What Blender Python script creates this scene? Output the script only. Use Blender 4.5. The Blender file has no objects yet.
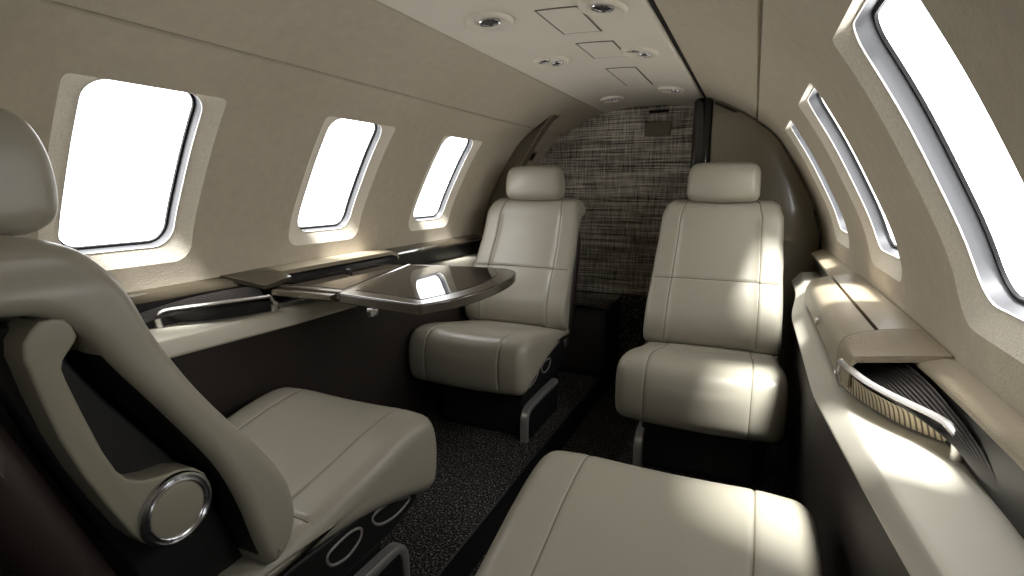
import bpy, bmesh, math, random
from mathutils import Vector, Matrix, geometry
random.seed(7)
SC = bpy.context.scene
COL = SC.collection
PI = math.pi
CAMX, CAMZ = 0.463, 0.87

# ------------------------------------------------------------------ helpers
def link(o, parent=None):
    COL.objects.link(o)
    if parent is not None:
        o.parent = parent
    return o

def tag(o, label=None, cat=None, group=None, kind=None):
    if label: o['label'] = label
    if cat: o['category'] = cat
    if group: o['group'] = group
    if kind: o['kind'] = kind
    return o

def empty(name, loc=(0, 0, 0), rz=0.0, label=None, cat=None, group=None):
    o = bpy.data.objects.new(name, None)
    o.empty_display_size = 0.05
    link(o)
    o.location = loc
    o.rotation_euler = (0, 0, rz)
    return tag(o, label, cat, group)

class MB:
    """collects geometry, links it as one mesh object"""
    def __init__(self):
        self.v, self.f, self.m = [], [], []
    def add(self, vs, fs, mi=0):
        b = len(self.v)
        self.v += [tuple(p) for p in vs]
        self.f += [tuple(i + b for i in f) for f in fs]
        self.m += [mi] * len(fs)
        return self
    def grid(self, rows, closed_u=False, closed_v=False, mi=0, flip=False):
        n, m = len(rows), len(rows[0])
        vs = [p for r in rows for p in r]
        fs = []
        for i in range(n if closed_v else n - 1):
            for j in range(m if closed_u else m - 1):
                a = i * m + j; b = i * m + (j + 1) % m
                c = ((i + 1) % n) * m + (j + 1) % m; d = ((i + 1) % n) * m + j
                fs.append((d, c, b, a) if flip else (a, b, c, d))
        return self.add(vs, fs, mi)
    def loft(self, rings, mi=0, caps=True):
        m = len(rings[0])
        self.grid(rings, closed_u=True, mi=mi)
        if caps:
            self.add(rings[0], [tuple(range(m))[::-1]], mi)
            self.add(rings[-1], [tuple(range(m))], mi)
        return self
    def box(self, x0, x1, y0, y1, z0, z1, mi=0):
        v = [(x0,y0,z0),(x1,y0,z0),(x1,y1,z0),(x0,y1,z0),(x0,y0,z1),(x1,y0,z1),(x1,y1,z1),(x0,y1,z1)]
        f = [(3,2,1,0),(4,5,6,7),(0,1,5,4),(1,2,6,5),(2,3,7,6),(3,0,4,7)]
        return self.add(v, f, mi)
    def tube(self, pts, r, n=10, closed=False, mi=0, squash=(1, 1)):
        pts = [Vector(p) for p in pts]
        rings = []
        N = len(pts)
        up0 = None
        for i, p in enumerate(pts):
            a = pts[(i - 1) % N] if (closed or i > 0) else p
            b = pts[(i + 1) % N] if (closed or i < N - 1) else p
            t = (b - a).normalized()
            if up0 is None:
                up0 = Vector((0, 0, 1)) if abs(t.z) < .9 else Vector((0, 1, 0))
            s = t.cross(up0).normalized()
            u = s.cross(t).normalized()
            up0 = u
            rings.append([p + s * (r * squash[0] * math.cos(2*PI*k/n)) + u * (r * squash[1] * math.sin(2*PI*k/n)) for k in range(n)])
        self.grid(rings, closed_u=True, closed_v=closed, mi=mi)
        if not closed:
            self.add(rings[0], [tuple(range(n))[::-1]], mi)
            self.add(rings[-1], [tuple(range(n))], mi)
        return self
    def prism(self, poly, axis, a, b, mi=0):
        """poly of 2D points extruded along axis ('x': poly=(y,z); 'y': poly=(x,z); 'z': poly=(x,y))"""
        def P(p, t):
            return (t, p[0], p[1]) if axis == 'x' else (p[0], t, p[1]) if axis == 'y' else (p[0], p[1], t)
        n = len(poly)
        vs = [P(p, a) for p in poly] + [P(p, b) for p in poly]
        fs = [tuple(range(n))[::-1], tuple(range(n, 2*n))] + [(i, (i+1) % n, n + (i+1) % n, n + i) for i in range(n)]
        return self.add(vs, fs, mi)
    def lathe(self, prof, c=(0, 0, 0), n=32, axis='z', mi=0):
        """prof: list of (r, h)"""
        rows = []
        for r, h in prof:
            row = []
            for k in range(n):
                a = 2*PI*k/n
                p = (r*math.cos(a), r*math.sin(a), h)
                if axis == 'x': p = (p[2], p[0], p[1])
                row.append((c[0]+p[0], c[1]+p[1], c[2]+p[2]))
            rows.append(row)
        return self.loft(rows, mi)
    def build(self, name, mats, parent=None, smooth=True, bevel=0.0, seg=3, angle=40, subsurf=0, xf=None):
        me = bpy.data.meshes.new(name)
        vs = self.v if xf is None else [tuple(xf @ Vector(p)) for p in self.v]
        me.from_pydata(vs, [], self.f)
        if not isinstance(mats, (list, tuple)): mats = [mats]
        for m in mats: me.materials.append(m)
        for p, mi in zip(me.polygons, self.m): p.material_index = mi
        bm = bmesh.new(); bm.from_mesh(me)
        bmesh.ops.remove_doubles(bm, verts=bm.verts, dist=1e-5)
        bmesh.ops.recalc_face_normals(bm, faces=bm.faces)
        bm.to_mesh(me); bm.free()
        for p in me.polygons: p.use_smooth = smooth
        o = bpy.data.objects.new(name, me)
        link(o, parent)
        if bevel > 0:
            md = o.modifiers.new('bevel', 'BEVEL'); md.width = bevel; md.segments = seg
            md.limit_method = 'ANGLE'; md.angle_limit = math.radians(35)
            md.harden_normals = False
        if subsurf:
            md = o.modifiers.new('sub', 'SUBSURF'); md.levels = subsurf; md.render_levels = subsurf
        if smooth:
            me.set_sharp_from_angle(angle=math.radians(angle)) if bevel == 0 else None
        return o

def catmull(pts, n, closed=False):
    """evenly resampled Catmull-Rom through 2D/3D points"""
    pts = [Vector(p) for p in pts]
    N = len(pts)
    dense = []
    segs = N if closed else N - 1
    for i in range(segs):
        if closed:
            p0, p1, p2, p3 = pts[(i-1) % N], pts[i], pts[(i+1) % N], pts[(i+2) % N]
        else:
            p1, p2 = pts[i], pts[i+1]
            p0 = pts[i-1] if i > 0 else p1*2 - p2
            p3 = pts[i+2] if i + 2 < N else p2*2 - p1
        for k in range(16):
            t = k/16
            dense.append(0.5*((2*p1) + (p2-p0)*t + (2*p0-5*p1+4*p2-p3)*t*t + (3*p1-p0-3*p2+p3)*t**3))
    dense.append(pts[0].copy() if closed else pts[-1].copy())
    L = [0.0]
    for a, b in zip(dense, dense[1:]): L.append(L[-1] + (b-a).length)
    out = []
    cnt = n if closed else n - 1
    j = 0
    for k in range(n):
        s = L[-1]*k/cnt
        while j < len(L) - 2 and L[j+1] < s: j += 1
        d = L[j+1] - L[j]
        out.append(dense[j].lerp(dense[j+1], (s-L[j])/d if d > 1e-9 else 0))
    return out

def interp(tab, x):
    if x <= tab[0][0]: return tab[0][1]
    for (a, va), (b, vb) in zip(tab, tab[1:]):
        if x <= b:
            t = (x-a)/(b-a); t = t*t*(3-2*t)
            return va + (vb-va)*t
    return tab[-1][1]

# ------------------------------------------------------------------ materials
def mat(name, col, rough=0.5, metal=0.0, spec=0.5, coat=0.0, noise=None, bump=None, emit=None, coat_rough=0.03):
    """noise=(scale, amount): mottled colour of the thing itself; bump=(scale, strength, kind)"""
    m = bpy.data.materials.new(name); m.use_nodes = True
    nt = m.node_tree; b = nt.nodes['Principled BSDF']
    b.inputs['Base Color'].default_value = (*col, 1)
    b.inputs['Roughness'].default_value = rough
    b.inputs['Metallic'].default_value = metal
    b.inputs['Specular IOR Level'].default_value = spec
    b.inputs['Coat Weight'].default_value = coat
    b.inputs['Coat Roughness'].default_value = coat_rough
    tc = nt.nodes.new('ShaderNodeTexCoord')
    if noise:
        tx = nt.nodes.new('ShaderNodeTexNoise'); tx.inputs['Scale'].default_value = noise[0]
        tx.inputs['Detail'].default_value = 6; tx.inputs['Roughness'].default_value = .65
        nt.links.new(tc.outputs['Object'], tx.inputs['Vector'])
        cr = nt.nodes.new('ShaderNodeValToRGB')
        a = noise[1]
        cr.color_ramp.elements[0].position = .3; cr.color_ramp.elements[1].position = .7
        cr.color_ramp.elements[0].color = (*[c*(1-a) for c in col], 1)
        cr.color_ramp.elements[1].color = (*[min(1, c*(1+a)) for c in col], 1)
        nt.links.new(tx.outputs['Fac'], cr.inputs['Fac'])
        nt.links.new(cr.outputs['Color'], b.inputs['Base Color'])
    if bump:
        if bump[2] == 'voronoi':
            bx = nt.nodes.new('ShaderNodeTexVoronoi'); out = bx.outputs['Distance']
        else:
            bx = nt.nodes.new('ShaderNodeTexNoise'); bx.inputs['Detail'].default_value = 3; out = bx.outputs['Fac']
        bx.inputs['Scale'].default_value = bump[0]
        nt.links.new(tc.outputs['Object'], bx.inputs['Vector'])
        bp = nt.nodes.new('ShaderNodeBump'); bp.inputs['Strength'].default_value = bump[1]
        bp.inputs['Distance'].default_value = .002
        nt.links.new(out, bp.inputs['Height'])
        nt.links.new(bp.outputs['Normal'], b.inputs['Normal'])
    return m

def srgb(r, g, b):
    f = lambda c: (c/255/12.92) if c/255 <= .04045 else ((c/255+.055)/1.055)**2.4
    return (f(r), f(g), f(b))

M = {}
M['leather'] = mat('cream_leather', srgb(158, 153, 138), .36, spec=.5, noise=(5, .03), bump=(700, .03, 'voronoi'))
M['leather_arm'] = mat('arm_leather', srgb(148, 143, 126), .42, noise=(5, .03), bump=(700, .03, 'voronoi'))
M['seam'] = mat('seam_thread', srgb(112, 106, 90), .7)
M['seamdark'] = mat('cross_seam_shadow_gap', srgb(52, 47, 40), .8)
M['piping'] = mat('piping', srgb(108, 102, 86), .6)
M['suede'] = mat('wall_suede', srgb(202, 191, 173), .85, spec=.2, noise=(40, .06), bump=(260, .5, 'noise'))
M['flange'] = mat('window_surround_lit_fabric', srgb(228, 219, 203), .8, spec=.25, noise=(220, .10), bump=(420, .8, 'noise'))  # paler than the wall: light caught by the bevel put into the colour
M['ceiling'] = mat('headliner', srgb(240, 233, 219), .8, spec=.25, noise=(9, .02), bump=(500, .1, 'noise'))
M['reveal'] = mat('window_reveal_plastic', srgb(82, 82, 85), .45)
M['rim'] = mat('window_rim_white', srgb(232, 230, 226), .35)
M['rubber'] = mat('black_rubber', srgb(20, 20, 21), .5)
M['dark'] = mat('dark_gap', srgb(16, 14, 13), .8)
M['black'] = mat('black_trim', srgb(24, 23, 24), .55)
M['blackgloss'] = mat('black_lacquer', srgb(22, 20, 20), .15, coat=.6)
M['brown'] = mat('dark_brown_leather', srgb(52, 42, 39), .45, noise=(8, .1), bump=(300, .1, 'voronoi'))
M['panel'] = mat('lower_side_panel', srgb(44, 37, 33), .6, noise=(10, .08))
M['divider'] = mat('olive_brown_lacquer', srgb(122, 115, 96), .16, coat=.5, coat_rough=.05)
M['fin'] = mat('olive_frame', srgb(108, 100, 84), .45)
M['chrome'] = mat('brushed_chrome', srgb(205, 205, 208), .22, metal=1.0)
M['steel'] = mat('satin_handle_metal', srgb(215, 212, 208), .35, metal=.75)
M['lacquer'] = mat('taupe_lacquer', srgb(88, 81, 67), .2, coat=.4)
M['rail'] = mat('cream_rail', srgb(204, 199, 184), .42, noise=(6, .02))
M['lid'] = mat('lid_leather', srgb(168, 156, 134), .34, spec=.5, bump=(520, .18, 'voronoi'), noise=(8, .02))
M['lidtrim'] = mat('lid_end_fabric', srgb(166, 152, 130), .65, noise=(160, .06), bump=(420, .4, 'voronoi'))
M['border'] = mat('table_border', srgb(76, 70, 61), .22, coat=.25)
M['edge'] = mat('table_edge_metal', srgb(150, 146, 140), .3, metal=.5)
M['fascia'] = mat('black_fascia', srgb(30, 27, 26), .42, spec=.3)
M['lacquerdark'] = mat('dark_taupe_lacquer', srgb(66, 60, 49), .08, coat=.4)
M['front'] = mat('front_bulkhead', srgb(122, 112, 96), .7)
M['lens'] = mat('lamp_lens', srgb(70, 64, 78), .12, metal=.5)
M['pedestal'] = mat('pedestal_black', srgb(18, 17, 17), .6)

def veneer_mat():
    m = mat('dark_veneer', srgb(30, 26, 25), .04, coat=0)
    nt = m.node_tree; b = nt.nodes['Principled BSDF']
    tc = nt.nodes.new('ShaderNodeTexCoord'); mp = nt.nodes.new('ShaderNodeMapping')
    mp.inputs['Scale'].default_value = (160, 3, 3)
    tx = nt.nodes.new('ShaderNodeTexNoise'); tx.inputs['Scale'].default_value = 1.5; tx.inputs['Detail'].default_value = 4
    cr = nt.nodes.new('ShaderNodeValToRGB')
    cr.color_ramp.elements[0].color = (*srgb(20, 17, 17), 1); cr.color_ramp.elements[1].color = (*srgb(44, 38, 36), 1)
    nt.links.new(tc.outputs['Object'], mp.inputs['Vector']); nt.links.new(mp.outputs['Vector'], tx.inputs['Vector'])
    nt.links.new(tx.outputs['Fac'], cr.inputs['Fac']); nt.links.new(cr.outputs['Color'], b.inputs['Base Color'])
    return m
M['veneer'] = veneer_mat()

def carpet_mat():
    m = mat('charcoal_carpet', srgb(40, 38, 37), .95, spec=.1)
    nt = m.node_tree; b = nt.nodes['Principled BSDF']
    tc = nt.nodes.new('ShaderNodeTexCoord')
    tx = nt.nodes.new('ShaderNodeTexNoise'); tx.inputs['Scale'].default_value = 170; tx.inputs['Detail'].default_value = 3
    tx.inputs['Roughness'].default_value = .8
    cr = nt.nodes.new('ShaderNodeValToRGB')
    e = cr.color_ramp.elements
    e[0].position = .42; e[0].color = (*srgb(22, 21, 21), 1)
    e[1].position = .56; e[1].color = (*srgb(60, 57, 55), 1)
    n = cr.color_ramp.elements.new(.66); n.color = (*srgb(190, 186, 180), 1)
    bp = nt.nodes.new('ShaderNodeBump'); bp.inputs['Strength'].default_value = .9; bp.inputs['Distance'].default_value = .004
    nt.links.new(tc.outputs['Object'], tx.inputs['Vector'])
    nt.links.new(tx.outputs['Fac'], cr.inputs['Fac']); nt.links.new(cr.outputs['Color'], b.inputs['Base Color'])
    nt.links.new(tx.outputs['Fac'], bp.inputs['Height']); nt.links.new(bp.outputs['Normal'], b.inputs['Normal'])
    return m
M['carpet'] = carpet_mat()

def plaid_mat():
    """woven bulkhead cloth: uneven horizontal and vertical threads"""
    m = mat('woven_bulkhead_cloth', srgb(84, 76, 66), .8, spec=.2)
    nt = m.node_tree; b = nt.nodes['Principled BSDF']
    tc = nt.nodes.new('ShaderNodeTexCoord')
    def band(sx, sz, scale, detail):
        mp = nt.nodes.new('ShaderNodeMapping'); mp.inputs['Scale'].default_value = (sx, 1, sz)
        tx = nt.nodes.new('ShaderNodeTexNoise'); tx.inputs['Scale'].default_value = scale
        tx.inputs['Detail'].default_value = detail; tx.inputs['Roughness'].default_value = .7
        nt.links.new(tc.outputs['Object'], mp.inputs['Vector']); nt.links.new(mp.outputs['Vector'], tx.inputs['Vector'])
        return tx.outputs['Fac']
    def ramp(src, p0, p1, lo=0, hi=1):
        r = nt.nodes.new('ShaderNodeMapRange'); r.inputs['From Min'].default_value = p0; r.inputs['From Max'].default_value = p1
        r.inputs['To Min'].default_value = lo; r.inputs['To Max'].default_value = hi
        nt.links.new(src, r.inputs['Value']); return r.outputs['Result']
    def math_(op, a, c):
        n = nt.nodes.new('ShaderNodeMath'); n.operation = op
        for i, q in enumerate((a, c)):
            if isinstance(q, (int, float)): n.inputs[i].default_value = q
            else: nt.links.new(q, n.inputs[i])
        return n.outputs[0]
    h = ramp(band(4, 190, 1.0, 3), .34, .66)          # horizontal threads
    v = ramp(band(200, 12, 1.0, 2), .36, .64)          # vertical threads
    wide = ramp(band(.8, 14, 1.0, 3), .30, .70)       # broad bands
    s = math_('ADD', math_('MULTIPLY', h, .56), math_('MULTIPLY', v, .26))
    s = math_('ADD', s, math_('MULTIPLY', wide, .24))
    cr = nt.nodes.new('ShaderNodeValToRGB')
    e = cr.color_ramp.elements
    e[0].position = .25; e[0].color = (*srgb(70, 66, 61), 1)
    e[1].position = .85; e[1].color = (*srgb(240, 234, 222), 1)
    k = e.new(.52); k.color = (*srgb(162, 155, 144), 1)
    nt.links.new(s, cr.inputs['Fac']); nt.links.new(cr.outputs['Color'], b.inputs['Base Color'])
    return m
M['plaid'] = plaid_mat()

def stripe_mat(name, c0, c1, scale, axis=(0, 1, 0)):
    m = mat(name, c0, .7)
    nt = m.node_tree; b = nt.nodes['Principled BSDF']
    tc = nt.nodes.new('ShaderNodeTexCoord'); mp = nt.nodes.new('ShaderNodeMapping')
    mp.inputs['Rotation'].default_value = axis
    w = nt.nodes.new('ShaderNodeTexWave'); w.inputs['Scale'].default_value = scale
    cr = nt.nodes.new('ShaderNodeValToRGB')
    cr.color_ramp.elements[0].position = .15; cr.color_ramp.elements[1].position = .5
    cr.color_ramp.elements[0].color = (*c0, 1); cr.color_ramp.elements[1].color = (*c1, 1)
    nt.links.new(tc.outputs['Object'], mp.inputs['Vector']); nt.links.new(mp.outputs['Vector'], w.inputs['Vector'])
    nt.links.new(w.outputs['Fac'], cr.inputs['Fac']); nt.links.new(cr.outputs['Color'], b.inputs['Base Color'])
    return m
M['lining'] = stripe_mat('cream_ribbed_lining', srgb(96, 84, 66), srgb(206, 192, 164), 40, (0, 0, .9))
M['ribs'] = mat('charcoal_ribbed_curtain', srgb(52, 48, 46), .5)

def glass_mat():
    m = bpy.data.materials.new('window_glass'); m.use_nodes = True
    nt = m.node_tree; nt.nodes.clear()
    o = nt.nodes.new('ShaderNodeOutputMaterial'); mx = nt.nodes.new('ShaderNodeMixShader')
    t = nt.nodes.new('ShaderNodeBsdfTransparent'); g = nt.nodes.new('ShaderNodeBsdfGlossy')
    g.inputs['Roughness'].default_value = .02
    mx.inputs['Fac'].default_value = .04
    nt.links.new(t.outputs[0], mx.inputs[1]); nt.links.new(g.outputs[0], mx.inputs[2])
    nt.links.new(mx.outputs[0], o.inputs['Surface'])
    return m
M['glass'] = glass_mat()

# ------------------------------------------------------------------ fuselage section (half), from the crown to the floor
SEC_PTS = [(.235, 1.226), (.30, 1.203), (.37, 1.170), (.44, 1.128), (.52, 1.064), (.583, .975), (.640, .874), (.686, .780), (.708, .700),
           (.713, .640), (.712, .52), (.705, .35), (.69, .15), (.675, -.12)]
SEC = catmull(SEC_PTS, 400)
SECL = [0.0]
for a_, b_ in zip(SEC, SEC[1:]): SECL.append(SECL[-1] + (b_-a_).length)
def sec_at(t):
    u = max(0, min(1, t/SECL[-1]))*(len(SEC)-1)
    i = min(int(u), len(SEC)-2)
    return SEC[i].lerp(SEC[i+1], u-i)
def sec_n(t):
    d = sec_at(t+.004) - sec_at(t-.004)
    return Vector((-d.y, d.x)).normalized()*(-1 if -d.y < 0 else 1)   # outward (+x)
def sec_t(z):
    lo, hi = 0.0, SECL[-1]
    for _ in range(40):
        m = (lo+hi)/2
        if sec_at(m).y > z: lo = m
        else: hi = m
    return lo
def sec_x(z): return sec_at(sec_t(z)).x
def wallP(sg, y, t, d=0.0):
    p = sec_at(t); n = sec_n(t)
    return (sg*(p.x + n.x*d), y, p.y + n.y*d)
def ceil_z(x): return 1.2475 - .0215*(x/.235)**2
Y0, Y1 = -1.25, 2.65

# ------------------------------------------------------------------ setting
def rrect(hw, h0, h1, r, r0=None, nc=7, ny=8, nt=12):
    """rounded rectangle in (y, t) centred on y; closed list, constant count"""
    out = []
    r0 = r if r0 is None else r0
    def arc(cy, ct, a0, r):
        for k in range(nc+1):
            a = a0 + (PI/2)*k/nc
            out.append((cy + r*math.cos(a), ct + r*math.sin(a)))
    def seg(p, q, n):
        for k in range(1, n): out.append((p[0]+(q[0]-p[0])*k/n, p[1]+(q[1]-p[1])*k/n))
    arc(hw-r, h1-r, 0, r); seg((hw-r, h1), (-hw+r, h1), ny)
    arc(-hw+r, h1-r, PI/2, r); seg((-hw, h1-r), (-hw, h0+r0), nt)
    arc(-hw+r0, h0+r0, PI, r0); seg((-hw+r0, h0), (hw-r0, h0), ny)
    arc(hw-r0, h0+r0, 1.5*PI, r0); seg((hw, h0+r0), (hw, h1-r), nt)
    return out

TS = sec_t(1.118); TF0, TF1 = sec_t(1.0465), sec_t(.706); TL0, TL1 = sec_t(1.043), sec_t(.738)
WIN_Y = [.655, 1.225, 1.79]
WIN_ADDED = {-1: [], 1: [-.485]}      # window added out of frame to light the near seats

FR, FR0 = .040, .014      # corner radii of the window surround: below, above
def wall_side(sg, name):
    te = sec_t(.60)
    pts, edges = [], []
    ny, ntt = 120, 16
    for i in range(ny+1):
        for j in range(ntt+1):
            y = Y0 + (Y1-Y0)*i/ny; t = TS + (te-TS)*j/ntt
            skip = False
            if 0 < i < ny and 0 < j < ntt:
                for yc in WIN_Y + WIN_ADDED[sg]:
                    if abs(y-yc) < .153 and TF0-.008 < t < TF1+.008: skip = True
            if not skip: pts.append(Vector((y, t)))
    loops = []
    for yc in WIN_Y + WIN_ADDED[sg]:
        lp = rrect(.145, TF0, TF1, FR, FR0)
        b = len(pts); n = len(lp)
        pts += [Vector((yc+p[0], p[1])) for p in lp]
        edges += [(b+k, b+(k+1) % n) for k in range(n)]
    vs, es, fs, *_ = geometry.delaunay_2d_cdt(pts, edges, [], 0, 1e-6)
    def inside(y, t):
        for yc in WIN_Y + WIN_ADDED[sg]:
            dy, dt = abs(y-yc), abs(t-(TF0+TF1)/2); r = FR if t > (TF0+TF1)/2 else FR0
            qy, qt = dy-(.145-r), dt-((TF1-TF0)/2-r)
            if math.hypot(max(qy, 0), max(qt, 0)) + min(max(qy, qt), 0) < r - 1e-4: return True
        return False
    keep = []
    for f in fs:
        c = sum((vs[i] for i in f), Vector((0, 0)))/len(f)
        if not inside(c.x, c.y): keep.append(tuple(f))
    mb = MB(); mb.add([wallP(sg, v.x, v.y) for v in vs], keep)
    # below the ledge
    rows = [[wallP(sg, y, te + (SECL[-1]-te)*k/10) for y in (Y0, Y1)] for k in range(11)]
    mb.grid(rows)
    # upper panel between the seam and the headliner edge
    t0 = .028 if sg > 0 else .008
    rows = [[wallP(sg, Y0 + (Y1-Y0)*i/30, t0 + (TS-.010-t0)*k/12) for i in range(31)] for k in range(13)]
    mb.grid(rows)
    # returned panel edges at the seam and gap
    for t in (TS, TS-.010, t0):
        mb.grid([[wallP(sg, y, t, d) for y in (Y0, Y1)] for d in (0, .012)])
    o = mb.build(name, M['suede'], angle=60)
    return tag(o, kind='structure')
wall_side(-1, 'wall_left'); wall_side(1, 'wall_right')

def seam(sg, name):
    mb = MB()
    for (a, b) in ((TS-.024, TS+.008), (-.02, .042)):
        rows = [[wallP(sg, y, max(a, 0)+(b-max(a, 0))*k/3, .013) for y in (Y0, Y1)] for k in range(4)]
        if a < 0:
            rows = [[(sg*.222, y, 1.2475+.012) for y in (Y0, Y1)]] + rows
        mb.grid(rows)
    return tag(mb.build(name, M['dark']), kind='structure')
seam(-1, 'trim_1'); seam(1, 'trim_2')

mb = MB()
mb.grid([[(-.235+.47*k/24, y, ceil_z(-.235+.47*k/24)) for k in range(25)] for y in [Y0+(Y1-Y0)*i/30 for i in range(31)]])
for sg in (-1, 1):
    mb.grid([[(sg*.235, y, ceil_z(.235)+d) for y in (Y0, Y1)] for d in (0, .02)])
tag(mb.build('ceiling', M['ceiling'], angle=60), kind='structure')

def window(sg, yc, name):
    """window_<n>: fabric surround > rim, reveal, gasket, pane"""
    def ring(hw, t0, t1, r, d, r0=None): return [wallP(sg, yc+p[0], p[1], d) for p in rrect(hw, t0, t1, r, r0)]
    A = ring(.145, TF0, TF1, FR, 0, FR0); A2 = ring(.143, TF0+.0005, TF1-.002, FR-.001, .001, FR0)
    B = ring(.110, TL0, TL1, .045, .012, .040)
    mb = MB(); mb.grid([A, A2, B], closed_u=True)
    root = mb.build(name, M['flange'], angle=50); tag(root, kind='structure')
    C_ = ring(.108, TL0+.002, TL1-.002, .043, .0112, .038); C2 = ring(.1075, TL0+.0025, TL1-.0025, .0425, .013, .0375)
    mb = MB(); mb.grid([B, C_, C2], closed_u=True)
    mb.build('window_rim', M['rim'], root)
    D = ring(.1065, TL0+.0035, TL1-.0035, .0415, .031, .0365)
    mb = MB(); mb.grid([C2, D], closed_u=True)
    mb.build('window_reveal', M['reveal'], root)
    E_ = ring(.1015, TL0+.0085, TL1-.0085, .0365, .0302, .0315); F_ = ring(.1005, TL0+.0095, TL1-.0095, .0355, .034, .0305)
    mb = MB(); mb.grid([D, E_, F_], closed_u=True)
    mb.build('window_gasket', M['rubber'], root)
    # curved pane
    rows = []
    for s in (1, .75, .5, .25, .02):
        rows.append([wallP(sg, yc + p[0]*s, (TL0+TL1)/2 + (p[1]-(TL0+TL1)/2)*s, .0325) for p in rrect(.101, TL0+.009, TL1-.009, .036, .031)])
    mb = MB(); mb.grid(rows, closed_u=True); mb.add(rows[-1], [tuple(range(len(rows[-1])))])
    mb.build('window_pane', M['glass'], root)
    # light portal: tells the sampler where daylight enters (emits nothing)
    L = bpy.data.lights.new('daylight_portal', 'AREA'); L.shape = 'RECTANGLE'; L.size = .24; L.size_y = .40
    L.cycles.is_portal = True
    lo = bpy.data.objects.new('daylight_portal', L); link(lo)
    tm = (TL0+TL1)/2; p = Vector(wallP(sg, yc, tm, .075)); n = sec_n(tm)
    lo.location = p
    zdir = Vector((sg*n.x, 0, n.y)).normalized()
    xdir = Vector((0, 1, 0)); ydir = zdir.cross(xdir)
    lo.matrix_world = Matrix.Translation(p) @ Matrix((xdir, ydir, zdir)).transposed().to_4x4()
k = 0
for sg in (-1, 1):
    for yc in WIN_Y + WIN_ADDED[sg]:
        k += 1; window(sg, yc, 'window_%d' % k)

def section_poly(inset=0.0, zmin=-.1):
    out = []
    xs = [-.235+.47*k/16 for k in range(17)]
    right = [(sec_at(SECL[-1]*k/60).x, sec_at(SECL[-1]*k/60).y) for k in range(61)]
    right = [p for p in right if p[1] > zmin]
    for p in right[::-1]: out.append((-(p[0]-inset), p[1]-inset*.5))
    for x in xs[1:-1]: out.append((x, ceil_z(x)-inset))
    for p in right: out.append((p[0]-inset, p[1]-inset*.5))
    return out
mb = MB(); mb.prism(section_poly(-.02), 'y', Y1, Y1+.02)
tag(mb.build('wall_back', M['plaid'], smooth=False), kind='structure')
mb = MB(); mb.prism(section_poly(-.02), 'y', Y0-.02, Y0)
tag(mb.build('wall_front', M['front'], smooth=False), kind='structure')
mb = MB(); mb.box(-.68, .68, 2.615, 2.649, -.1, .335)
tag(mb.build('baseboard_back', M['carpet'], smooth=False), kind='structure')

AX = .13
mb = MB()
for sg in (-1, 1):
    xs = [sg*AX, sg*.70]
    mb.box(min(xs), max(xs), Y0, Y1, -.13, 0)
mb.box(-AX, AX, Y0, Y1, -.13, -.10)
tag(mb.build('floor', M['carpet'], smooth=False), kind='structure')
for n_, sg in ((3, -1), (4, 1)):
    mb = MB(); mb.box(min(sg*AX, sg*(AX-.006)), max(sg*AX, sg*(AX-.006)), Y0, Y1, -.1, .003)
    tag(mb.build('trim_%d' % n_, M['black'], smooth=False), kind='structure')

# ------------------------------------------------------------------ dividers at the rear of the cabin
poly = [(.300, 0.0), (.300, ceil_z(.235)-.035)] + []
tt = [sec_t(1.2) + (sec_t(.02)-sec_t(1.2))*k/50 for k in range(51)]
poly = [(.292, .0), (.292, sec_at(sec_t(1.205)).y)] + [(sec_at(t).x-.004, sec_at(t).y-.002) for t in tt] + [(.60, 0.0)]
root = empty('cabin_divider', (.45, 2.31, 0), label='glossy olive brown arched divider panel behind the rear seat under the curved windows', cat='divider')
mb = MB(); mb.prism([(x-.45, z) for x, z in poly], 'y', -.018, .02)
mb.build('panel', M['divider'], root, smooth=False)
rows = []
for j in range(41):
    z = .02 + 1.13*j/40
    xr = sec_x(z) - .012; xl = .296
    if xr - xl < .01: continue
    rows.append([(xl + (xr-xl)*i/24 - .45, -.019 - .016*(1-(2*((xl + (xr-xl)*i/24)-.296)/(.40)-1)**2), z) for i in range(25)])
mb = MB(); mb.grid(rows); mb.build('bowed_veneer', M['divider'], root, angle=180)
edge = [(sec_at(t).x-.012, sec_at(t).y-.012) for t in tt]
mb = MB(); mb.grid([[(x-.45, -.018, z) for x, z in edge], [(x-.45-.001, -.023, z-.001) for x, z in edge], [(x-.45+.004, -.023, z+.004) for x, z in edge], [(x-.45+.006, -.018, z+.006) for x, z in edge]])
mb.build('edge_shade_line', M['blackgloss'], root)  # black line standing in for the shade where the panel meets the wall
root = empty('divider_post', (.254, 2.31, 0), label='tall black glossy upright post at the aisle edge of the arched divider', cat='post')
mb = MB(); mb.box(-.036, .036, -.03, .03, 0, 1.214)
mb.build('post_body', M['blackgloss'], root, bevel=.020, seg=6)
mb = MB(); mb.box(-.037, .037, -.039, .039, 0, .03)
mb.build('foot_plate', M['black'], root, bevel=.003)

fo = [(-(sec_at(t).x-.003), sec_at(t).y) for t in [sec_t(1.178)+(sec_t(.02)-sec_t(1.178))*k/40 for k in range(41)]]
fi_c = [(-.360, 1.178), (-.395, 1.135), (-.452, 1.06), (-.512, .96), (-.560, .86), (-.602, .75), (-.62, .6), (-.62, .3), (-.61, .02)]
fi = catmull(fi_c, 30)
root = empty('curved_divider', (-.5, 2.255, 0), label='dark olive curved frame rising along the window wall behind the table-side rear seat', cat='divider')
mb = MB(); mb.prism([(x+.5, z) for x, z in fo] + [(p.x+.5, p.y) for p in fi[::-1]], 'y', 0, .06)
mb.build('frame_body', M['fin'], root, smooth=False, bevel=.004)
mb = MB(); mb.tube([(p.x+.5, -.002, p.y) for p in fi], .006, 8)
mb.build('edge_bead', M['divider'], root)

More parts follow.
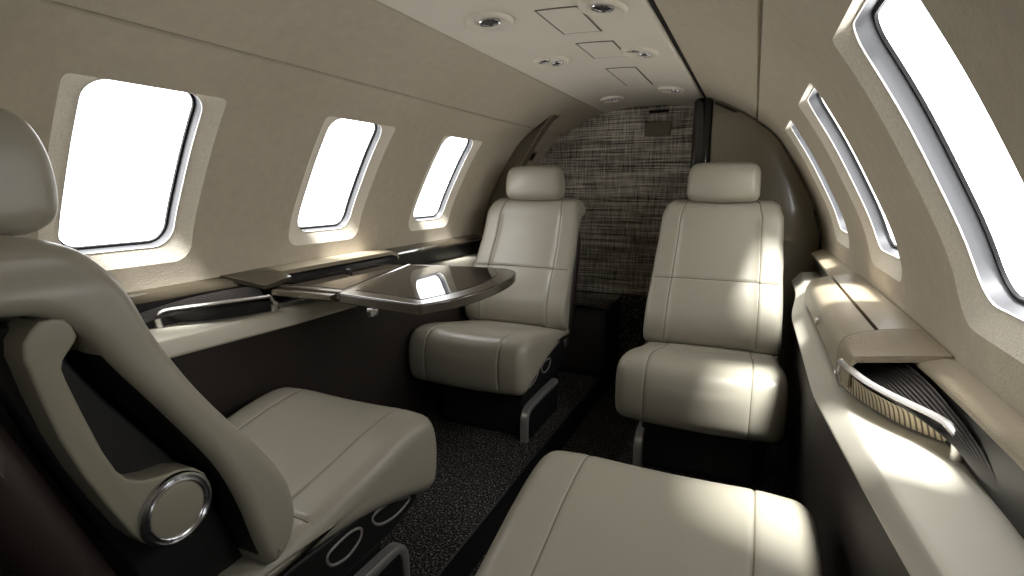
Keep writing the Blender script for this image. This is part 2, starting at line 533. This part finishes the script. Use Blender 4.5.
root = empty('storage_cabinet', (-.33, 2.45, 0), label='low black storage cabinet on the floor between the rear seat and bulkhead', cat='cabinet')
mb = MB(); mb.box(-.22, .22, -.15, .15, 0, .32); mb.build('body', M['black'], root, bevel=.008)
mb = MB(); mb.box(-.225, .225, -.155, .155, .321, .337); mb.build('top', M['blackgloss'], root, bevel=.004)
mb = MB(); mb.box(-.20, .20, -.158, -.151, .03, .30); d_ = mb.build('door', M['panel'], root, bevel=.002)

# small fittings on bulkhead and side wall
root = empty('air_vent', (.025, Y1, 1.14), label='small dark rectangular air grille high on the woven bulkhead', cat='vent')
mb = MB(); mb.box(-.06, .06, -.008, 0, -.032, .032); mb.build('frame', M['fin'], root, bevel=.003)
for i in range(7):
    mb = MB(); z = -.024+.008*i; mb.box(-.052, .052, -.011, -.007, z-.002, z+.002); mb.build('slat', M['divider'], root, smooth=False)
root = empty('light_slot', (.025, Y1, 1.218), label='thin black slot fitting just below the ceiling on the woven bulkhead', cat='light')
mb = MB(); mb.box(-.045, .045, -.008, 0, -.007, .007); mb.build('housing', M['black'], root, bevel=.003)
mb = MB(); mb.box(-.038, .038, -.010, -.007, -.003, .003); mb.build('slot', M['dark'], root, smooth=False)
t_ = sec_t(1.020)
root = empty('wall_outlet', (0, 0, 0), label='small square brown outlet on the side wall behind the curved olive frame', cat='outlet')
for nm, a, d0, d1, mm in (('plate', .026, -.005, .002, M['fin']), ('socket', .017, -.008, -.004, M['dark'])):
    mb = MB()
    cs = [(-a, -a), (a, -a), (a, a), (-a, a)]
    lo_ = [wallP(-1, 2.49+u*1.3, t_+v, d1) for u, v in cs]; hi_ = [wallP(-1, 2.49+u*1.3, t_+v, d0) for u, v in cs]
    mb.loft([lo_, hi_]); mb.build(nm, mm, root, smooth=False)

# ------------------------------------------------------------------ ceiling fittings
def ceil_tilt(x): return math.atan(2*.0215*x/.235**2)
def reading_light(x, y, kind, label):
    root = empty('reading_light', (x, y, ceil_z(x)), label=label, cat='reading light', group='reading lights on the headliner')
    root.rotation_euler = (0, ceil_tilt(x), 0)
    mb = MB()
    R = .052
    prof = [(R, .004), (R, -.001), (R*.95, -.0075), (R*.86, -.0095), (R*.76, -.006), (R*.62, -.001), (.0, -.0008)]
    prof = [(max(r, .0005), h) for r, h in prof]
    rows = [[(r*1.0*math.cos(2*PI*k/40), r*1.25*math.sin(2*PI*k/40), h) for k in range(40)] for r, h in prof]
    mb.loft(rows); mb.build('bezel', M['ceiling'], root, angle=70)
    spots = [(0, 0)] if kind == 1 else [(-.014, -.028), (.010, .028)]
    for sx, sy in spots:
        r = .025 if kind == 1 else .019
        mb = MB(); mb.lathe([(r, .0), (r, -.004), (r*.93, -.006), (r*.84, -.005), (r*.80, -.001)], (sx, sy, 0), 24)
        e = mb.build('eyeball', M['chrome'], root)
        mb = MB(); mb.lathe([(r*.82, -.001), (r*.80, -.003), (r*.4, -.0015), (.0008, -.001)], (sx, sy, 0), 20)
        mb.build('lens', M['lens'], e)
reading_light(-.118, 1.165, 1, 'single reading light on the table side of the headliner nearest the camera')
reading_light(-.124, 1.59, 2, 'double reading light on the table side of the headliner above the table end')
reading_light(-.124, 2.345, 2, 'reading light on the table side of the headliner close to the bulkhead')
reading_light(.145, 1.165, 1, 'single reading light on the arched divider side of the headliner nearest the camera')
reading_light(.142, 1.575, 2, 'double reading light on the divider side of the headliner, middle of its row')
reading_light(.145, 2.20, 2, 'reading light on the divider side of the headliner beside the black post')

def mask_panel(x0, x1, y0, y1, label):
    root = empty('mask_panel', ((x0+x1)/2, (y0+y1)/2, ceil_z((x0+x1)/2)), label=label, cat='ceiling panel', group='mask panels along the headliner')
    ox, oy, oz = root.location
    for nm, g, d0, d1, mm in (('gap', .0045, .001, -.0014, M['piping']), ('door', 0, 0, -.0019, M['ceiling'])):
        mb = MB()
        def sh(d): return [[(x0-g+(x1-x0+2*g)*k/8-ox, y-oy, ceil_z(x0-g+(x1-x0+2*g)*k/8)+d-oz) for k in range(9)] for y in (y0-g, y1+g)]
        a, b = sh(d0), sh(d1)
        mb.grid(a); mb.grid(b); ring_a = a[0] + a[1][::-1]; ring_b = b[0] + b[1][::-1]
        mb.grid([ring_a, ring_b], closed_u=True)
        mb.build(nm, mm, root, angle=30)
mask_panel(.0, .09, 1.16, 1.35, 'large square overhead panel outline on the headliner between the single lights')
mask_panel(.0, .094, 1.455, 1.63, 'square overhead panel outline between the double reading lights')
mask_panel(-.005, .085, 1.79, 2.10, 'long overhead panel outline farthest back, before the woven bulkhead')
mask_panel(.005, .06, .93, 1.07, 'small overhead panel at the top edge, closest to the camera')

# ------------------------------------------------------------------ side ledges
def rail_dx(y, low=1.0):
    """the rail bows outward near the forward seats; its lower edge more than its upper"""
    y_ = max(y, .42)
    near = .050*(max(0, .98-y_)/.56)**1.15*low + .028*(max(0, .95-y_)/.53)**1.7*(1-low)
    return near if y < 1.2 else interp([(1.5, 0), (2.0, .034)], y)
def strip_x(y): return interp([(.56, .694), (.66, .692), (.78, .689), (.90, .682), (1.0, .668)], y)
def side_ledge(sg, label):
    root = empty('side_ledge', (sg*.65, .5, 0), label=label, cat='ledge')
    xf = Matrix.Translation((-sg*.65, -.5, 0)) @ Matrix.Scale(sg, 4, (1, 0, 0))
    ya, yb = Y0+.005, 2.185
    ys = [ya + (yb-ya)*i/90 for i in range(91)]
    mb = MB(); mb.loft([[(.600+rail_dx(y), y, .53), (.620+rail_dx(y), y, .53), (.655, y, .003), (.635, y, .003)] for y in ys])
    mb.build('lower_panel', M['panel'], root, xf=xf, angle=30)
    prof = [(.600, .522), (.588, .522), (.580, .524), (.5775, .528), (.580, .532), (.598, .554), (.604, .5605), (.612, .5635), (.63, .565), (.66, .567), (.690, .571), (.700, .571), (.702, .56), (.702, .53), (.66, .522)]
    rows = []
    for y in ys:
        dx = rail_dx(y)
        rows.append([(p[0] + rail_dx(y, max(0, min(1, (.5605-p[1])/.033)))*max(0, min(1, (.70-p[0])/.08)), y, p[1]) for p in prof])
    mb = MB(); mb.loft(rows); mb.build('arm_rail', M['rail'], root, xf=xf, angle=50, bevel=.0015, seg=2)
    rows = []
    for y in ys:
        sx = strip_x(y)
        rows.append([(max(sx+.004, .690), y, .568), (sx+.004, y, .630), (sx+.012, y, .634), (.706, y, .60), (.706, y, .568)])
    mb = MB(); mb.loft(rows); mb.build('fascia', M['fascia'], root, xf=xf, angle=30)
    rows = []
    for y in ys:
        sx = strip_x(y); w = .7135-sx
        rows.append([(sx, y, .629), (sx, y, .636), (sx+w*.22, y, .6425), (sx+w*.6, y, .650), (sx+w, y, .655), (sx+w, y, .640), (sx+w*.4, y, .632)])
    mb = MB(); mb.loft(rows); mb.build('top_strip', M['lid'] if sg > 0 else M['lacquerdark'], root, xf=xf, angle=50)
    return root
left_ledge = side_ledge(-1, 'long cream and dark side ledge under the windows on the folding table side')
right_ledge = side_ledge(1, 'long cream and dark side ledge under the windows opposite the table')

def magazine_pocket(sg, yo, label, lining, ledge):
    """ribbed curtain, metal handle, lining; yo shifts along the cabin"""
    xf = Matrix.Translation((-sg*.65, -.85, -.57)) @ Matrix.Scale(sg, 4, (1, 0, 0))
    H = catmull([(.604, .925, .606), (.617, .832, .611), (.632, .788, .612), (.652, .756, .611), (.674, .726, .609), (.684, .702, .607)], 40)
    top = catmull([(.650, .925, .632), (.674, .885, .630), (.682, .84, .629), (.688, .76, .625), (.694, .66, .612), (.698, .60, .590)], 40)
    rows = []
    N = 120
    for j in range(N+1):
        u = j/N
        row = []
        for i in range(40):
            a, b = top[i], H[i]
            p = a.lerp(b, u)
            fade = min(1, max(0, (36-i)/10))
            rib = .0016*fade*math.sin(u*2*PI*17)
            sag = -.012*math.sin(PI*u)
            row.append((p.x-rib*.6, p.y, p.z+rib+sag-.004))
        rows.append(row)
    mb = MB(); mb.grid(rows); root = mb.build('magazine_pocket', M['ribs'], ledge, xf=xf, angle=180)
    root['label'] = label; root.location = (0, .35+yo, .57)
    # lining tucked between the handle and the rail
    Bl = catmull([(.608, .95, .568), (.614, .89, .5695), (.634, .832, .570), (.656, .785, .571), (.690, .738, .574)], 40)
    rows = []
    for j in range(13):
        u = j/12; rows.append([tuple(Bl[i].lerp(H[i] + Vector((.004, .004, -.012)), u) + Vector((0, 0, .006*math.sin(PI*u)))) for i in range(40)])
    mb = MB(); mb.grid(rows); mb.build('lining', lining, root, xf=xf, angle=180)
    # handle: flattened bar with two bent legs
    hp = [(.613, .935, .566), (.606, .932, .585)] + [tuple(p) for p in H[1:-1]] + [(.689, .697, .598), (.692, .699, .585), (.693, .702, .570)]
    hp = [tuple(p) for p in catmull(hp, 60)]
    mb = MB(); mb.tube(hp, .0046, 10, squash=(1.3, .8)); mb.build('handle', M['steel'], root, xf=xf)
    mb = MB(); mb.tube(hp[:5], .0095, 10, squash=(.8, 1.0)); mb.build('handle_bracket', M['steel'], root, xf=xf)
    mb = MB(); mb.tube(hp[-6:], .008, 10); mb.build('handle_bracket', M['steel'], root, xf=xf)
    return root
magazine_pocket(-1, 0, 'black ribbed magazine pocket with bright metal handle', M['black'], left_ledge)
magazine_pocket(1, 0, 'black ribbed magazine pocket with metal handle and cream lining', M['lining'], right_ledge)

def console_lid(sg, y0, y1, label, leaves, lm, cm, ledge):
    """y0: near tip of the swept end cap, y1: far end"""
    ym = (y0+y1)/2
    xf = Matrix.Translation((-sg*.65, -ym, -.57)) @ Matrix.Scale(sg, 4, (1, 0, 0))
    xl = .609 if leaves == 2 else .655
    mb = MB(); mb.prism([(xl, .574), (xl, .60 if leaves == 2 else .625), (.66, .636), (.700, .640), (.700, .574)], 'y', y0+.075, y1-.008)
    root = mb.build('console_lid', M['dark'], ledge, smooth=False, xf=xf)
    root['label'] = label; root.location = (0, ym-.5, .57)
    top_c = [(.604, .580), (.604, .612), (.6055, .624), (.612, .636), (.628, .645), (.652, .652), (.68, .657), (.7105, .660)]
    top = catmull(top_c, 56)
    ks = min(range(56), key=lambda i: abs(top[i].x-.652))
    ycap = y0+.105
    def far_drop(y):
        e = y1-y
        return 0 if e > .05 else .022*(1-math.sqrt(max(0, 1-(1-e/.05)**2)))
    def strip(a, b):
        rows = []
        for i in range(31):
            y = ycap+.0015 + (y1-ycap-.0015)*(1-(1-i/30)**1.5)
            d = far_drop(y)
            ps = top[a:b+1]
            rows.append([(p.x, y, p.y - d*max(0, min(1, (p.y-.58)/.05))) for p in ps] + [(min(p.x+.004, .709), y, max(.576, p.y-.012-d)) for p in ps[::-1]])
        mb = MB(); mb.loft(rows); return mb
    if leaves == 2:
        strip(0, ks-1).build('door_leaf', lm, root, xf=xf, angle=50)
    strip(ks+1, 55).build('door_leaf', lm, root, xf=xf, angle=50)
    rows = []
    first = 0 if leaves == 2 else ks-12
    for i in range(21):
        u = i/20
        row = []
        for p in top[first:]:
            w = min(1, max(0, (p.x-.604)/.1065))
            reach = .080 + .055*w*w
            y = ycap - reach*u
            flat = min(p.y, .628 + .0295*w**1.4)
            k = u*u*(3-2*u)
            row.append((p.x + .006*u*(1-w), y, p.y + (flat-p.y)*k))
        rows.append(row + [(min(q[0]+.003, .709), q[1]+.003, max(.578, q[2]-.010)) for q in row[::-1]])
    mb = MB(); mb.loft(rows); mb.build('end_cap', cm, root, xf=xf, angle=60)
    if leaves == 2:
        mb = MB(); mb.box(.5985, .6045, 1.225, 1.245, .590, .602); mb.build('latch', M['steel'], root, xf=xf, bevel=.001)
    return root
console_lid(1, .852, 1.56, 'padded taupe leather lid with a centre split', 2, M['lid'], M['lidtrim'], right_ledge)
console_lid(-1, .90, 1.52, 'taupe leather lid with glossy end', 1, M['lid'], M['lacquer'], left_ledge)

# ------------------------------------------------------------------ folding table
ZT = .630
root = empty('folding_table', (-.4, 1.15, ZT-.03), label='dark glossy veneer folding table unfolded from the window ledge', cat='table')
o_ = Vector((-.4, 1.15, ZT-.03))
def slab(poly, z0, z1, name, m, par, bev=.003):
    mb = MB(); mb.prism([(p[0]-o_.x, p[1]-o_.y) for p in poly], 'z', z0-o_.z, z1-o_.z)
    return mb.build(name, m, par, smooth=False, bevel=bev)
inner_leaf = [(-.648, .965), (-.405, .965), (-.525, 1.395), (-.648, 1.38)]
slab(inner_leaf, ZT-.028, ZT-.006, 'inner_leaf', M['border'], root)
slab([(-.636, .99), (-.435, .99), (-.538, 1.37), (-.636, 1.36)], ZT-.0062, ZT-.0048, 'inner_inlay', M['veneer'], root, 0)
curve = catmull([(-.149, .905), (-.118, .99), (-.103, 1.12), (-.115, 1.27), (-.148, 1.385), (-.20, 1.432)], 24)
outer_leaf = [(-.397, .935), (-.390, .926), (-.158, .899)] + [(p.x, p.y) for p in curve] + [(-.30, 1.425), (-.515, 1.385)]
slab(outer_leaf, ZT-.024, ZT, 'outer_leaf', M['border'], root, .004)
curve2 = catmull([(-.178, .945), (-.158, 1.03), (-.150, 1.13), (-.160, 1.25), (-.19, 1.35), (-.225, 1.395)], 24)
inlay = [(-.380, .972)] + [(p.x, p.y) for p in curve2] + [(-.30, 1.392), (-.488, 1.355)]
slab(inlay, ZT-.0005, ZT+.0012, 'veneer_inlay', M['veneer'], root, 0)
mb = MB(); mb.tube([(-.400-o_.x, .94-o_.y, ZT-.004-o_.z), (-.519-o_.x, 1.385-o_.y, ZT-.004-o_.z)], .004, 8)
mb.build('hinge', M['chrome'], root)
mb = MB(); mb.box(-.30-o_.x, -.282-o_.x, .91-o_.y, .93-o_.y, ZT-.042-o_.z, ZT-.0235-o_.z)
mb.build('latch', M['chrome'], root, bevel=.002)
mb = MB(); mb.box(-.64-o_.x, -.44-o_.x, 1.05-o_.y, 1.25-o_.y, ZT-.055-o_.z, ZT-.0285-o_.z)
mb.build('support_arm', M['black'], root, bevel=.004)
mb = MB(); mb.lathe([(.009, 0), (.009, .008), (.006, .011), (.0008, .0115)], (-.60-o_.x, 1.20-o_.y, ZT-.005-o_.z), 16)
mb.build('release_knob', M['black'], root)
slab([(-.60, .94), (-.42, .95), (-.42, .93), (-.60, .92)], ZT-.022, ZT-.008, 'slide_bar', M['lacquer'], root)

# ------------------------------------------------------------------ seats
def pad(profile, hw, r, seams, n=90, groove=.0024, hseam=None, warp=None, bulge=0.0, seam_front=None, rear=None, name='pad', m=None, parent=None, mirror=1):
    """closed side profile (y, z) lofted across x with rounded ends and sunk seams"""
    loop = catmull(profile, n, True)
    ctr = sum(loop, Vector((0, 0)))/n
    nrm = []
    area = sum(loop[i].x*loop[(i+1) % n].y - loop[(i+1) % n].x*loop[i].y for i in range(n))
    for i in range(n):
        d = loop[(i+1) % n] - loop[i-1]
        q = Vector((d.y, -d.x)).normalized()
        nrm.append(q if area > 0 else -q)
    # extra dense points around a cross seam on the front
    if hseam is not None:
        zs, front = hseam[:2]; ax_ = 0 if len(hseam) > 2 else 1
        best = min((abs(loop[i][ax_]-zs), i) for i in range(n) if front(loop[i]))[1]
        q, w_, q2 = loop[best-1], loop[best], loop[(best+1) % n]
        d1, d2 = (q-w_).normalized(), (q2-w_).normalized()
        loop[best:best+1] = [w_+d1*.004, w_+d1*.001, w_+d2*.001, w_+d2*.004]
        nrm[best:best+1] = [nrm[best]]*4
        n += 3; best += 1
    st = []
    xs = set()
    for s in seams:
        for d in (-.009, -.004, -.0018, 0, .0018, .004, .009): xs.add(round(s+d, 5))
    k = 0
    while k <= 28:
        xs.add(round((-1+2*k/28)*(hw-r), 5)); k += 1
    for x in sorted(xs):
        ins = 0; gr = 0
        for s in seams: gr += groove*math.exp(-((x-s)/.0022)**2) + groove*.35*math.exp(-((x-s)/.008)**2)
        ins -= bulge*(1-(x/hw)**2)
        st.append((x, ins, gr))
    ends = [(hw - r + r*math.sin(a), r*(1-math.cos(a)) - bulge*(1-((hw-r+r*math.sin(a))/hw)**2)) for a in [PI/2*i/8 for i in range(1, 9)]]
    st = [(-x, i, 0) for x, i in ends[::-1]] + st + [(x, i, 0) for x, i in ends]
    rings = []
    for x, ins, gs in st:
        ring = []
        for i in range(n):
            k_ = 1 if seam_front is None or seam_front(loop[i]) else 0
            g_ = gs*k_
            p = loop[i] - nrm[i]*(ins+g_)
            if hseam is not None:
                if i in (best, best+1) and abs(x) < hw-r*.6: p = p - nrm[i]*.003
            v = (x, p.x, p.y)
            if warp: v = warp(*v)
            ring.append(v)
        rings.append(ring)
    mb = MB(); mb.loft(rings, caps=False)
    # seam faces get the darker thread material
    cnt = 0
    for i in range(len(rings)-1):
        xm = (st[i][0]+st[i+1][0])/2
        dark = any(abs(xm-s_) < .0012 for s_ in seams)
        for j in range(n):
            fr = seam_front is None or seam_front(loop[j])
            if dark and fr: mb.m[cnt] = 1
            if hseam is not None and j == best and abs(xm) < hw-r*.6: mb.m[cnt] = 2 if j == best else mb.m[cnt]
            if rear is not None and abs(xm) < hw-r*.8 and rear(loop[j]) and rear(loop[(j+1) % n]): mb.m[cnt] = 3  # rear faces blackened: shade of the gap behind the pad, as colour
            cnt += 1
    for rg in (rings[0], rings[-1]):
        tri = geometry.tessellate_polygon([[Vector((0, p[1], p[2])) for p in rg]])
        mb.add(rg, [tuple(t) for t in tri])
    return mb.build(name, [m, M['seam'], M['seamdark'], M['black']] if (seams or hseam) else m, parent, angle=180)

CUSH = [(-.20, .318), (-.10, .328), (0, .346), (.10, .367), (.175, .381), (.235, .383), (.272, .366), (.290, .328), (.294, .28), (.287, .228), (.268, .203),
        (.235, .203), (.17, .225), (.09, .250), (0, .266), (-.10, .275), (-.20, .28), (-.222, .318)]
REAR_MID = [(.32, -.168), (.36, -.160), (.427, -.166), (.487, -.194), (.552, -.230), (.637, -.285), (.72, -.340), (.74, -.36)]
BACK = [(-.405, .822), (-.365, .818), (-.330, .799), (-.302, .756), (-.282, .703), (-.25, .637), (-.228, .600), (-.196, .552), (-.152, .487), (-.121, .427),
        (-.114, .372), (-.132, .330), (-.168, .316), (-.184, .355), (-.204, .437), (-.232, .512), (-.272, .582), (-.320, .661), (-.354, .718), (-.386, .744), (-.425, .752),
        (-.448, .775), (-.442, .806)]
HEAD = [(-.312, .835), (-.305, .865), (-.308, .905), (-.320, .938), (-.345, .952), (-.375, .948), (-.395, .92), (-.402, .88), (-.398, .84), (-.375, .822), (-.34, .820)]
FILL = [(-.40, .735), (-.37, .715), (-.33, .640), (-.28, .560), (-.24, .49), (-.20, .40), (-.17, .31), (-.16, .25), (-.25, .235), (-.285, .30), (-.318, .39), (-.345, .47), (-.378, .57), (-.408, .66), (-.428, .72)]
SHELL = [(-.442, .732), (-.419, .655), (-.390, .57), (-.357, .468), (-.324, .37), (-.290, .27), (-.265, .205), (-.30, .20), (-.35, .26), (-.39, .36), (-.425, .47), (-.458, .58), (-.478, .68), (-.484, .728), (-.470, .742)]
BAND = [(-.424, .737), (-.412, .69), (-.398, .62), (-.365, .52), (-.335, .445), (-.305, .40), (-.272, .30), (-.240, .232), (-.256, .225), (-.288, .29), (-.325, .39), (-.352, .445), (-.382, .52), (-.413, .62), (-.428, .69), (-.438, .735)]
HW_TAB = [(.30, 1.02), (.45, 1.0), (.60, .972), (.70, .945), (.76, .935), (.80, .885), (.83, .79)]
def back_warp(x, y, z):
    k = interp(HW_TAB, z)
    # recessed centre panel between the bolsters
    ax = abs(x); c = max(0, min(1, (.150-ax)/.02)); c = c*c*(3-2*c)
    front = 1 if y > -.30 - (z-.7)*.55 else 0
    return (x*k, y - .010*c*(1 if z < .74 else max(0, (.80-z)/.06)), z)
def head_warp(x, y, z):
    k = interp([(.82, 1.0), (.90, .985), (.96, .93)], z)
    return (x*k, y - .5*(x*x), z)
def cush_warp(x, y, z):
    k = 1 - .04*max(0, min(1, (.1-y)/.3))
    s = 0.008*max(0, 1-(x/.14)**2) if z > .33 else 0
    return (x*k, y + (.012*(1-(x/.23)**2) if y > .15 else 0), z - s)

ARM = [(-.3765, .7405), (-.388, .7400), (-.3965, .733), (-.4035, .722), (-.4055, .706), (-.4025, .690), (-.398, .663), (-.388, .616), (-.374, .570), (-.356, .522), (-.336, .474), (-.324, .454), (-.306, .436), (-.290, .429),
       (-.270, .428), (-.252, .437), (-.239, .456), (-.235, .480), (-.242, .502), (-.256, .517), (-.276, .524), (-.300, .527), (-.318, .532), (-.332, .542), (-.342, .557), (-.352, .585), (-.365, .635), (-.3745, .675), (-.3765, .688), (-.374, .697), (-.362, .712), (-.359, .718), (-.362, .730), (-.368, .7385)]

def seat(loc, rz, aisle, label, recline=0.0, arm_side=None, foot_x=.185):
    root = empty('club_seat', loc, rz, label=label, cat='seat', group='four club seats')
    fx = lambda x: x*aisle
    L = M['leather']
    ca, sa = math.cos(recline), math.sin(recline)
    def lean(o):
        if recline:
            for v in o.data.vertices:
                y, z = v.co.y + .19, v.co.z - .33
                v.co.y = -.19 + y*ca - z*sa; v.co.z = .33 + y*sa + z*ca
        return o
    pad(CUSH, .226, .034, (-.138, .138), name='seat_cushion', m=L, parent=root, warp=cush_warp, bulge=.004, hseam=(-.085, lambda p: p.y > .30, 'y'), seam_front=lambda p: p.y > .21)
    lean(pad(BACK, .220, .020, (-.146, .146), n=110, name='backrest', m=L, parent=root, warp=back_warp, hseam=(.548, lambda p: p.x > -.24 and p.y > .5), bulge=.002, seam_front=lambda p: p.x > -.33-(p.y-.7)*.6 if p.y < .8 else p.x > -.40, rear=lambda p: p.y < .712 and p.x < interp(REAR_MID, p.y) - .012))
    lean(pad(HEAD, .124, .026, (), n=48, name='headrest', m=L, parent=root, warp=head_warp, bulge=.006))
    # headrest posts
    for s in (-1, 1):
        mb = MB(); mb.tube([(s*.06, -.372, .795), (s*.06, -.368, .835)], .008, 10); lean(mb.build('headrest_post', M['chrome'], root))
    lean(pad(FILL, .165, .006, (), n=60, name='side_recess', m=M['black'], parent=root))
    lean(pad(BAND, .152, .004, (), n=64, name='shell_frame', m=M['black'], parent=root))
    lean(pad(SHELL, .186, .03, (), n=60, name='back_shell', m=M['brown'], parent=root, warp=lambda x, y, z: (x*interp([(.2, 1), (.6, .98), (.75, .86)], z), y, z)))
    # folded armrest with its round pivot
    fx = lambda x: x*(arm_side or aisle)
    loop = []
    for i in range(len(ARM)):
        p, q = Vector(ARM[i]), Vector(ARM[(i+1) % len(ARM)])
        loop += [p.lerp(q, k/3) for k in range(3)]
    n = len(loop)
    nr = []
    area = sum(loop[i].x*loop[(i+1) % n].y - loop[(i+1) % n].x*loop[i].y for i in range(n))
    for i in range(n):
        d = loop[(i+1) % n]-loop[i-1]; q = Vector((d.y, -d.x)).normalized(); nr.append(q if area > 0 else -q)
    rings = []
    for x, ins in ((.152, .003), (.153, .001), (.155, 0), (.1995, 0), (.2005, .0006), (.2015, .0022), (.2017, .004)):
        rings.append([(fx(x), loop[i].x - nr[i].x*ins, loop[i].y - nr[i].y*ins) for i in range(n)])
    mb = MB(); mb.loft(rings); arm = lean(mb.build('armrest', M['leather_arm'], root, angle=28))
    cx = .2105; c = (0, -.284, .477)
    def disc(prof, nm, mm, par):
        mb = MB(); mb.lathe([(r, fx(h-.0088)) for r, h in prof], c, 40, 'x'); return lean(mb.build(nm, mm, par, angle=50))
    disc([(.0455, .209), (.0455, .2135), (.0445, .216), (.0415, .2165), (.0400, .2145), (.0385, .213), (.037, .2125)], 'pivot_ring', M['chrome'], arm)
    disc([(.0370, .211), (.0370, .2160), (.0355, .2172), (.0335, .2160), (.0330, .214)], 'pivot_inner_ring', M['chrome'], arm)
    disc([(.0335, .210), (.0335, .2145), (.030, .2158), (.015, .2168), (.0008, .217)], 'pivot_cap', M['leather_arm'], arm)
    # pedestal
    fx = lambda x: x*aisle
    mb = MB(); mb.prism([(-.20, .27), (.05, .256), (.16, .224), (.235, .200), (.235, .185), (.15, .165), (-.20, .165)], 'x', -.195, .195)
    mb.build('seat_pan', M['pedestal'], root, smooth=False, bevel=.006)
    mb = MB(); mb.prism([(-.22, 0), (-.22, .17), (.14, .17), (.16, .02), (.16, 0)], 'x', -.165, .165)
    mb.build('pedestal', M['pedestal'], root, smooth=False, bevel=.008)
    # aisle-side valance with its two control recesses
    mb = MB(); mb.prism([(-.16, .268), (.0, .256), (.12, .232), (.20, .206), (.215, .196), (.17, .180), (.02, .165), (-.16, .165)], 'x', fx(.176), fx(.192))
    val = mb.build('side_valance', M['black'], root, smooth=False, bevel=.003)
    for nm, loop_ in (('recline_handle', [(.085, .238), (.10, .212), (.15, .198), (.20, .203), (.205, .213), (.17, .226), (.13, .240)]),
                      ('swivel_handle', [(-.035, .240), (-.03, .214), (.01, .203), (.045, .215), (.05, .235), (.02, .246)])):
        pts = [(fx(.1935), p.x, p.y-.004) for p in catmull(loop_, 40, True)]
        mb = MB(); mb.tube(pts, .0036, 8, closed=True); h = mb.build(nm, M['steel'], root)
        mb = MB(); mb.loft([pts, [(fx(.1925), p[1], p[2]) for p in pts]]); mb.build('recess_plate', M['blackgloss'], h, smooth=False)
    # metal foot: upright in front, bar running back along the floor rail
    xa = foot_x
    path = catmull([(.185, .0), (.186, .045), (.182, .085), (.165, .106), (.13, .112), (.02, .116), (-.12, .116)], 40)
    rings = []
    for i, p in enumerate(path):
        a = path[max(0, i-1)]; b = path[min(39, i+1)]; t = (b-a).normalized(); q = Vector((t.y, -t.x))
        w, h = .014, .011
        cs = [(-w, -h*.5), (-w*.75, -h), (w*.75, -h), (w, -h*.5), (w, h*.5), (w*.75, h), (-w*.75, h), (-w, h*.5)]
        rings.append([(fx(xa)+u, p.x+q.x*v, p.y+q.y*v) for u, v in cs])
    mb = MB(); mb.loft(rings); mb.build('foot_bar', M['steel'], root, angle=50)
    mb = MB(); mb.box(min(fx(xa-.013), fx(xa+.013)), max(fx(xa-.013), fx(xa+.013)), -.12, .165, 0, .104)
    mb.build('foot_cover', M['black'], root, smooth=False, bevel=.003)
    return root

seat((-.366, .657, 0), 0, 1, 'nearest cream leather club seat seen from behind and side with round armrest pivot')
seat((.362, .613, .008), 0, -1, 'cream leather club seat in the foreground of which mostly the cushion shows', math.radians(50))
seat((-.386, 1.765, 0), PI, -1, 'cream leather club seat facing the camera behind the dark folding table', arm_side=1)
seat((.358, 1.745, 0), PI, 1, 'cream leather club seat facing the camera in front of the glossy arched divider', arm_side=-1, foot_x=.165)

# ------------------------------------------------------------------ camera
F_PX = 530.0
pitch = math.atan2(101, F_PX); yaw = math.atan2(243, math.hypot(F_PX, 101))
cam = bpy.data.cameras.new('camera'); cam.sensor_fit = 'HORIZONTAL'; cam.sensor_width = 36
cam.lens = 36*F_PX/1024; cam.clip_start = .02
co = bpy.data.objects.new('camera', cam); link(co)
co.location = (CAMX, 0, CAMZ)
co.rotation_euler = (PI/2 - pitch, 0, yaw)
SC.camera = co

# ------------------------------------------------------------------ light: bright overcast sky through the windows
w = bpy.data.worlds.new('sky'); SC.world = w; w.use_nodes = True
bg = w.node_tree.nodes['Background']
bg.inputs['Color'].default_value = (.99, 1, 1.0, 1)
bg.inputs['Strength'].default_value = 6.6

sl = bpy.data.lights.new('sun', 'SUN'); sl.energy = 15.0; sl.angle = math.radians(11); sl.color = (1, 1, .97)
so = bpy.data.objects.new('sun', sl); link(so); so.location = (0, -1, 4)
so.rotation_euler = Vector((-.19, .34, -.92)).to_track_quat('-Z', 'Y').to_euler()

SC.view_settings.view_transform = 'Standard'
SC.view_settings.look = 'None'
SC.view_settings.gamma = 1
SC.view_settings.use_curve_mapping = False
SC.view_settings.exposure = 0.0
SC.cycles.max_bounces = 12
SC.cycles.diffuse_bounces = 6
SC.cycles.transparent_max_bounces = 12
